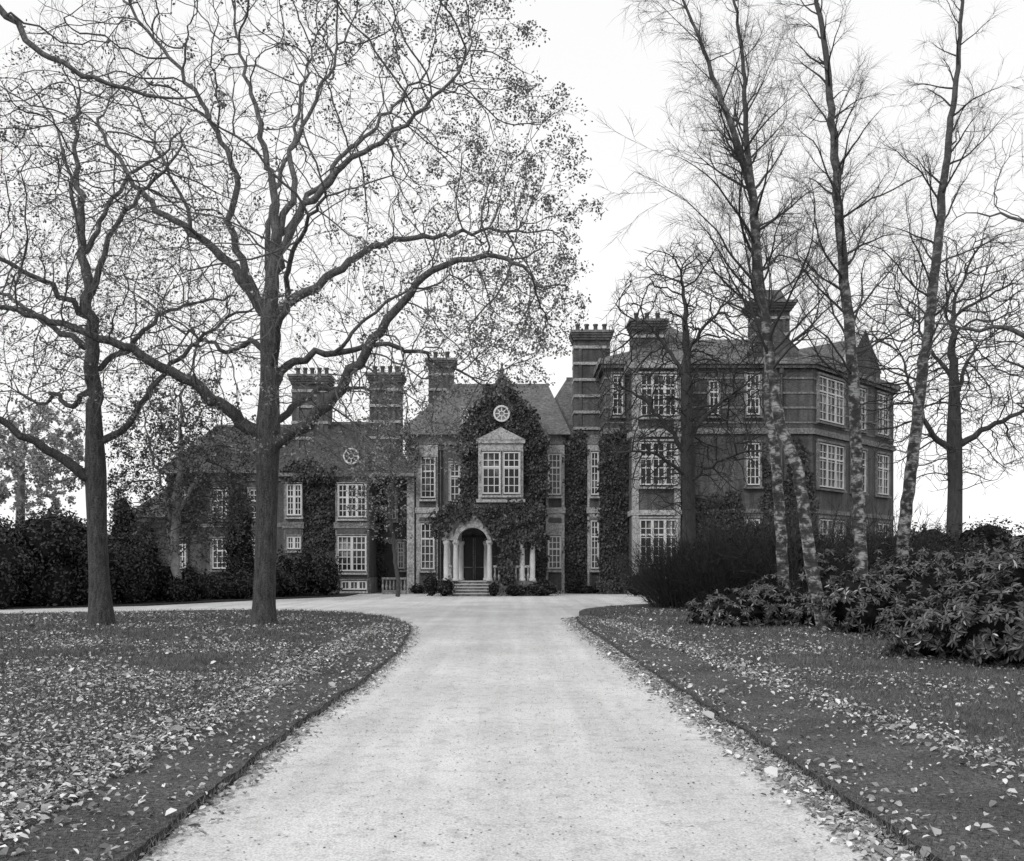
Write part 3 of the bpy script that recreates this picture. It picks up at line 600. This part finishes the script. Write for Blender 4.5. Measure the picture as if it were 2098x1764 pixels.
# brick gables breaking the wing roofline (local frame: along wall, into building, up)
def gablet(ox, oy, ang, half, ze, za, depth, fin=True):
    M4 = Matrix.Translation((ox, oy, 0))@Matrix.Rotation(ang, 4, 'Z'); mb = MB()
    prof = [(-half, ze), (half, ze), (half, ze+.5), (half*.62, ze+(za-ze)*.5), (half*.5, ze+(za-ze)*.56), (0, za), (-half*.5, ze+(za-ze)*.56), (-half*.62, ze+(za-ze)*.5), (-half, ze+.5)]
    def tr(V): return [(M4@Vector(p))[:] for p in V]
    m_ = len(prof); mb.add(tr([(x, -.05, z) for x, z in prof]+[(x, .4, z) for x, z in prof]), [list(range(m_)), list(range(2*m_-1, m_-1, -1))], 0)
    mb.add(tr([(x*1.04, -.12, z+.03) for x, z in prof]+[(x*1.04, .46, z+.03) for x, z in prof]), [(i, m_+i, m_+(i+1) % m_, (i+1) % m_) for i in range(2, m_-1)], 1)
    mb.add(tr([(-half*.9, .4, ze), (0, .4, za-.5), (half*.9, .4, ze), (-half*.9, depth, ze), (0, depth, za-.5), (half*.9, depth, ze)]), [(0, 1, 4, 3), (1, 2, 5, 4)], 2)
    part('gable', mb, [BRICK, STONE, ROOF])
gablet(18.3+7.2*.7071, 56.5+7.2*.7071, math.radians(45), 2.4, 14.31, 17.4, 6)
gablet(X(1585,56.5), 56.5, 0, 1.5, 14.31, 16.6, 5)
mb = MB(); bx0, bx1 = X(1297,54.5), X(1393,54.5); mb.box(bx0, bx1, 54.5, 56.6, 0, 13.6, 0)
for (a, b_, d) in ((0,1.1,.1),(4.7,5.0,.1),(9.3,9.75,.15),(13.3,13.75,.3)): mb.box(bx0-d, bx1+d, 54.5-d, 56.6, a, b_, 1)
for q in (bx0, bx1-.3): mb.box(q-.03, q+.33, 54.44, 54.9, 1.1, 13.3, 1)
part('bay', mb, [BRICK, STONE])
for xx, yy, z0, z1 in ((X(1400,56.5), 56.38, .1, 13.7), (X(1600,56.5), 56.38, .1, 13.7), (X(903,58), 57.88, .1, 9.2), (X(765,60), 59.88, .1, 7.6)):
    mb = MB(); mb.lathe(xx, yy, [(.06, z0), (.06, z1-.3), (.13, z1-.28), (.15, z1)], 8); part('drainpipe', mb, [LEAD])
def window(M4, w, h, lights, cols, rows, transom=.0, sur=.16, arch=False, surm=STONE):
    def tr(mb): mb.v = [np.array([(M4@Vector(p))[:] for p in V]) for V in mb.v]; return mb
    mb = MB(); mb.box(0, w, -.03, .05, 0, h)
    if arch:
        n = 12; V = [(w/2+w/2*math.cos(t), -.03, h+w/2*math.sin(t)) for t in np.linspace(0, math.pi, n)]; mb.add(V, [list(range(n))])
    gl = part('window', tr(mb), [GLASS])
    mb = MB(); f = .08; mb.box(0, f, -.13, -.031, 0, h); mb.box(w-f, w, -.13, -.031, 0, h); mb.box(f, w-f, -.128, -.031, 0, f); mb.box(f, w-f, -.128, -.031, h-f, h)
    lw = w/lights
    for i in range(1, lights): mb.box(lw*i-.08, lw*i+.08, -.125, -.031, f, h-f)
    if transom: mb.box(f, w-f, -.122, -.031, h*transom-.05, h*transom+.05)
    for i in range(lights):
        for k in range(1, cols): x = lw*i+lw*k/cols; mb.box(x-.024, x+.024, -.09, -.031, f, h-f)
    for k in range(1, rows): z = h*k/rows; mb.box(f, w-f, -.085, -.031, z-.024, z+.024)
    if arch:
        for k in range(1, 5): t = math.pi*k/5; mb.add([(w/2+q*math.cos(t+e), -.06, h+q*math.sin(t+e)) for q, e in ((.1, -.1), (w/2, -.03), (w/2, .03), (.1, .1))], [(0, 1, 2, 3)])
    part('frame', tr(mb), [WHITE], gl)
    if sur:
        mb = MB(); s_ = sur; mb.box(-s_, -.001, -.17, .04, -.1, h+.05); mb.box(w+.001, w+s_, -.17, .04, -.1, h+.05); mb.box(-s_-.03, w+s_+.03, -.2, .04, h+.051, h+.051+s_); mb.box(-s_-.05, w+s_+.05, -.24, .04, -.22, -.101)
        part('surround', tr(mb), [surm], gl)
def fw(u0, u1, v0, v1, Y, lights, cols, rows, tr=0, sur=.12, **k):
    window(Matrix.Translation((X(u0,Y), Y, Z(v1,Y))), X(u1,Y)-X(u0,Y), Z(v0,Y)-Z(v1,Y), lights, cols, rows, tr, sur, **k)
fw(988,1025,926,1012,55.85,1,3,5,.64,.05); fw(1031,1065,926,1012,55.85,1,3,5,.64,.05)
fw(1123,1149,930,1014,57.75,1,3,6,.66,.05); fw(1123,1149,1098,1165,57.75,1,3,5,.6,.05)
fw(1210,1226,926,1014,57.75,1,2,6,.66,.03); fw(1210,1226,1066,1165,57.75,1,2,7,.66,.03)
fw(862,892,938,1020,57.75,1,3,6,.66,.04); fw(922,942,950,1028,58,1,2,5,.66,.08); fw(862,890,1072,1166,57.75,1,3,6,.66,.04)
fw(946,972,838,880,58.3,2,1,3,0,.1)
fw(1310,1388,906,994,54.5,3,2,5,.66,.1); fw(1310,1388,1064,1157,54.5,3,2,5,.66,.1); fw(1312,1386,768,852,54.5,3,2,4,.66,.1)
for v0, v1 in ((768,850),(908,994),(1064,1150)): fw(1528,1556,v0,v1,56.5,1,3,5,.66,.12, surm=STONED)
fw(1254,1276,768,850,56.5,1,2,5,.66,.1, surm=STONED); fw(1452,1472,780,850,56.5,1,2,4,.66,.1, surm=STONED)
a45 = Matrix.Rotation(math.radians(45), 4, 'Z')
for d0, w in ((.6, 3.4), (5.2, 2.0), (9.0, 1.8)):
    for z0, h in ((10.7, 2.7), (6.6, 2.7), (1.9, 2.7)):
        window(Matrix.Translation((18.3+d0*.7071, 56.5+d0*.7071, z0))@a45, w, h, 3 if w > 3 else 2, 2, 5, .66, .14, surm=STONED)
fw(588,619,992,1056,56.8,2,2,5,.6,.04); fw(693,751,992,1060,56.8,3,2,5,.6,.04); fw(692,751,1098,1170,56.8,2,3,5,.6,.04); fw(589,617,1099,1125,56.8,2,2,2,0,.04)
fw(700,752,1190,1208,56.8,3,2,1,0,.03)
fw(790,812,1000,1064,60,1,3,5,.6); fw(815,828,1110,1165,60,1,2,4,.6)
for u0, u1 in ((360,382),(436,466),(512,540)): fw(u0,u1,1003,1062,62,1,3,5,.6, surm=STONED); fw(u0,u1,1104,1165,62,1,3,5,.6, surm=STONED)
fw(288,300,1098,1125,70,1,2,3)
window(Matrix.Translation((X(789,60), 59.99, Z(1112,60)-.02)), .72, .05, 1, 1, 1, 0, 0, arch=True)
mb = MB(); mb.box(X(788,60), X(811,60), 59.9, 60.02, .9, Z(1112,60)-.05); part('door', mb, [DOORM])
def chimney(u0, u1, vt, Y, zb, dep, pots, flare=.12):
    x0, x1, zt = X(u0,Y), X(u1,Y), Z(vt,Y); mb = MB(); mb.box(x0, x1, Y, Y+dep, zb, zt)
    mb.box(x0+.3, x0+.5, Y-.08, Y, zb, zt-1); mb.box(x1-.5, x1-.3, Y-.08, Y, zb, zt-1)
    z = zt-1.15
    while z > zb+.3: mb.box(x0-.03, x1+.03, Y-.1, Y+dep+.03, z, z+.18, 1); z -= 1.05
    for k in range(4): mb.box(x0-flare*(k+1)/2, x1+flare*(k+1)/2, Y-.1-flare*(k+1)/2, Y+dep+flare*(k+1)/2, zt-.6+k*.152, zt-.6+(k+1)*.152-.002, 0 if k < 3 else 2)
    ch = part('chimney', mb, [BRICK, STONE, STONED])
    for i in range(pots):
        mb = MB(); px = x0+(x1-x0)*(i+.5)/pots; mb.lathe(px, Y+dep/2, [(.17,zt-.02),(.14,zt+.25),(.13,zt+.5),(.17,zt+.52),(.17,zt+.62),(.11,zt+.63)], 10); part('chimney_pot', mb, [POT], ch, True)
    return ch
chimney(598,672,768,61.5,8,1.5,5); chimney(757,820,765,60.5,8,1.5,4); chimney(878,928,735,63.5,10,1.3,2)
chimney(1176,1250,678,60,10,1.5,4); chimney(1296,1362,655,59,13,1.5,3); ch = chimney(1546,1618,618,60,14,1.7,0,.2)
mb = MB(); x0, x1 = X(1546,60), X(1618,60); zt = Z(618,60); mb.prism(rect(x0+.1,x1-.1,60.1,61.6), zt, zt+.9, 0, rect(x0+.45,x1-.45,60.45,61.25)); part('chimney_cap', mb, [BRICK], ch)
pY = 53.5; P0, P1 = X(905,pY), X(1100,pY); ac = X(968,pY); ar = .88; zs = 3.05
porch = MB()
porch.box(P0-.1, P1+.1, pY+.02, 56.4, 4.45, 4.75); porch.box(P0, ac-1.1, pY+.05, pY+.45, 3.2, 4.452); porch.box(ac+1.1, P1, pY+.05, pY+.45, 3.2, 4.452)
porch.box(P0+.003, P0+.35, pY+.4, 56.4, 3.2, 4.455); porch.box(P1-.35, P1-.003, pY+.4, 56.4, 3.2, 4.455)
n = 16; th = np.linspace(0, math.pi, n)
V = [(ac+ar*math.cos(t), pY, zs+ar*math.sin(t)) for t in th]+[(ac+1.12*math.cos(t), pY, max(zs+1.42*math.sin(t), zs)) for t in th]
V += [(x, 54.3, z) for x, _, z in V[:2*n]]
porch.add(V, [(i, i+1, n+i+1, n+i) for i in range(n-1)]+[(i, 2*n+i, 2*n+i+1, i+1) for i in range(n-1)]+[(n+i, n+i+1, 3*n+i+1, 3*n+i) for i in range(n-1)])
V = [(ac+q*math.cos(t), y_, zs+q*math.sin(t)) for (q, y_) in ((ar+.0, pY-.12), (ar+.22, pY-.12), (ar+.22, pY+.01)) for t in th]
porch.add(V, [(k*n+i, k*n+i+1, (k+1)*n+i+1, (k+1)*n+i) for k in range(2) for i in range(n-1)])
po = part('porch', porch, [STONE])
part('plinth', MB().box(P0, ac-1.05, pY, 56.4, 0, .85), [STONED], po); part('plinth', MB().box(ac+1.05, P1, pY, 56.4, 0, .85), [STONED], po); part('floor', MB().box(ac-1.045, ac+1.045, 54.2, 56.4, 0, .85), [STONED], po)
PS = noisy('pale_column_stone', .42, .58, 2, .7, bs=0)
for cx, yy in ((P0+.25, pY+.25), (P0+.25, 55.9), (ac-.98, pY+.25), (ac-.75, 55.3), (ac+.98, pY+.25), (ac+.75, 55.3), (X(1045,pY), pY+.25), (X(1070,pY), pY+.25), (P1-.25, pY+.25)):
    mb = MB(); mb.lathe(cx, yy, [(.2,.86),(.2,.98),(.15,1.02),(.16,1.9),(.13,2.9),(.14,2.93),(.2,3.05),(.2,3.2)], 14); part('column', mb, [PS], po, True)
for (a, b_) in ((P0+.4, ac-1.2), (ac+1.2, P1-.4)):
    mb = MB(); mb.box(a, b_, pY+.12, pY+.35, 1.62, 1.75)
    for x in np.arange(a+.1, b_, .24): mb.lathe(x, pY+.24, [(.05,.86),(.085,1.1),(.04,1.35),(.07,1.62)], 8)
    part('balustrade', mb, [STONE], po)
for k in range(5): 
    y0 = 54.2-.36*(5-k); mb = MB(); mb.box(ac-1.04, ac+1.04, y0, 54.19, k*.17 if k else 0.01, (k+1)*.17-.05); mb.box(ac-1.04, ac+1.04, y0-.05, 54.188, (k+1)*.17-.049, (k+1)*.17-.003, 1); part('step', mb, [STONED, PS], po)
mb = MB(); mb.box(ac-.75, ac+.75, 56.3, 56.5, .86, 3.5); dr = part('door', mb, [DOORM])
mb = MB()
for q in (-.7, .02): 
    mb.box(ac+q, ac+q+.05, 56.22, 56.3, .9, 3.4); mb.box(ac+q+.61, ac+q+.66, 56.22, 56.3, .9, 3.4); mb.box(ac+q, ac+q+.66, 56.23, 56.3, 1.6, 1.66)
part('door_frame', mb, [STONED], dr)
mb = MB(); mb.box(X(782,56),X(832,56),56,56.25,.9,1.02); mb.box(X(782,56),X(832,56),56,56.3,.0,.25)
for x in np.arange(X(784,56), X(832,56), .22): mb.lathe(x, 56.12, [(.05,.25),(.08,.45),(.04,.7),(.06,.9)], 8)
obj('stone_balustrade', mb.mesh('stone_balustrade', [STONED]), label='low stone balustrade beside arched side door', category='balustrade')

# ------------------------------------------------------------------ climbing ivy
def ivy(label, pts, Y, holes=(), dens=190, ls=.17, thick=.28, matl=None):
    P = np.array([(X(u,Y), Z(v,Y)) for u, v in pts]); lo, hi = P.min(0)-.3, P.max(0)+.3; n = int((hi-lo).prod()*dens)
    x = rng.uniform(lo[0], hi[0], n); z = rng.uniform(lo[1], hi[1], n); jx = x+.14*np.sin(z*4.3+x)+rng.normal(0, .1, n); jz = z+.14*np.sin(x*5.1+z*2)+rng.normal(0, .1, n)
    k = inpoly(jx, jz, P)
    for (u, v, r) in holes: k &= ((x-X(u,Y))**2+(z-Z(v,Y))**2) > (r*Y/1900)**2
    x, z = x[k], z[k]; n = len(x); dp = thick*(.45+.3*np.sin(x*3.1+z*1.3)+.25*np.sin(z*4.7-x*2))*rng.uniform(.2, 1.1, n)
    mb = MB(); N = np.column_stack([rng.normal(0, .5, n), -np.ones(n), .35+rng.normal(0, .5, n)]); T = np.column_stack([rng.normal(0, .5, n), np.zeros(n), -np.ones(n)])
    leaves(mb, np.column_stack([x, Y-np.maximum(dp, .01), z]), N, T, rng.uniform(.6, 1.3, n)*ls, rng.uniform(.6, 1.3, n)*ls*.85)
    obj('climbing_ivy', mb.mesh('climbing_ivy', [matl or IVYLEAF]), label=label, category='ivy')
ivy('thick ivy wrapped over pointed entrance gable', [(928,914),(955,850),(990,800),(1028,762),(1066,800),(1098,850),(1124,910),(1075,924),(1060,898),(1028,880),(990,895),(975,930)], 56.1, [(1028,850,17)])
ivy('ivy hanging down beside stone oriel window', [(940,895),(982,900),(976,960),(982,1020),(935,1038),(948,980)], 56.45)
ivy('ivy falling from gable to ground beside oriel', [(1070,895),(1120,890),(1122,960),(1116,1050),(1120,1212),(1096,1212),(1090,1080),(1062,1040),(1073,980)], 56.3)
ivy('dense ivy draped over entrance porch roof', [(880,1050),(925,1028),(1000,1036),(1060,1024),(1106,1034),(1112,1120),(1085,1122),(1064,1095),(1050,1190),(1026,1200),(1022,1105),(1006,1082),(968,1056),(935,1066),(905,1096),(884,1100)], 53.5, thick=.5)
ivy('tall dense ivy column on brick wall', [(1158,884),(1202,884),(1203,1215),(1157,1215)], 57.95)
ivy('tall dense ivy covering corner of wing', [(1230,875),(1294,880),(1294,1000),(1292,1215),(1228,1215)], 56.45)
ivy('ivy column between stone window bays', [(620,965),(688,970),(688,1130),(620,1130)], 56.95)
ivy('ivy over cornice and roof edge', [(575,955),(620,940),(690,960),(685,980),(640,985),(575,980)], 56.6)
ivy('ivy around the arched side door', [(758,975),(788,970),(786,1200),(760,1200)], 59.9)
ivy('ivy climbing wall of projecting wing', [(1395,1000),(1450,1020),(1520,1000),(1525,1200),(1395,1200)], 56.45, dens=100)
ivy('ivy climbing wall between wing windows', [(1560,900),(1600,1000),(1640,880),(1668,1000),(1668,1200),(1560,1200)], 56.45, dens=110)
ivy('ivy climbing above the pilaster', [(832,890),(855,895),(860,930),(835,960)], 57.5)
ivy('ivy over wall below wing eaves', [(345,960),(430,955),(425,1000),(400,1090),(345,1120)], 61.9, dens=110)
ivy('ivy between windows of recessed wing', [(470,960),(508,960),(508,1180),(470,1180)], 61.9, dens=110)

# ------------------------------------------------------------------ camera, light
w = bpy.data.worlds.new('World'); scene.world = w; w.use_nodes = True; nt = w.node_tree
bg = nt.nodes['Background']; sky = nt.nodes.new('ShaderNodeTexSky'); sky.sky_type = 'NISHITA'; sky.sun_disc = False
sky.sun_elevation = math.radians(38); sky.sun_rotation = math.radians(220)
bw = nt.nodes.new('ShaderNodeRGBToBW'); ma = nt.nodes.new('ShaderNodeMath'); ma.operation = 'MULTIPLY_ADD'
ma.inputs[1].default_value = .3; ma.inputs[2].default_value = 9.3
nt.links.new(sky.outputs[0], bw.inputs[0]); nt.links.new(bw.outputs[0], ma.inputs[0]); nt.links.new(ma.outputs[0], bg.inputs['Color']); bg.inputs['Strength'].default_value = .1
sd = bpy.data.lights.new('Sun', 'SUN'); sd.energy = 1.4; sd.angle = math.radians(12); so = bpy.data.objects.new('Sun', sd); col.objects.link(so)
so.rotation_euler = Vector((-.5, -.6, .62)).to_track_quat('Z', 'Y').to_euler()
cd = bpy.data.cameras.new('Camera'); cam = bpy.data.objects.new('Camera', cd); col.objects.link(cam)
cam.location = (0, 0, EYE); cam.rotation_euler = (math.radians(90), 0, 0); cd.sensor_width = 36; cd.lens = 36*1900/2098; cd.shift_y = (1160-882)/2098; cd.clip_end = 5000
scene.camera = cam
scene.view_settings.view_transform = 'Standard'; scene.view_settings.look = 'None'; scene.view_settings.exposure = 0
print('done')
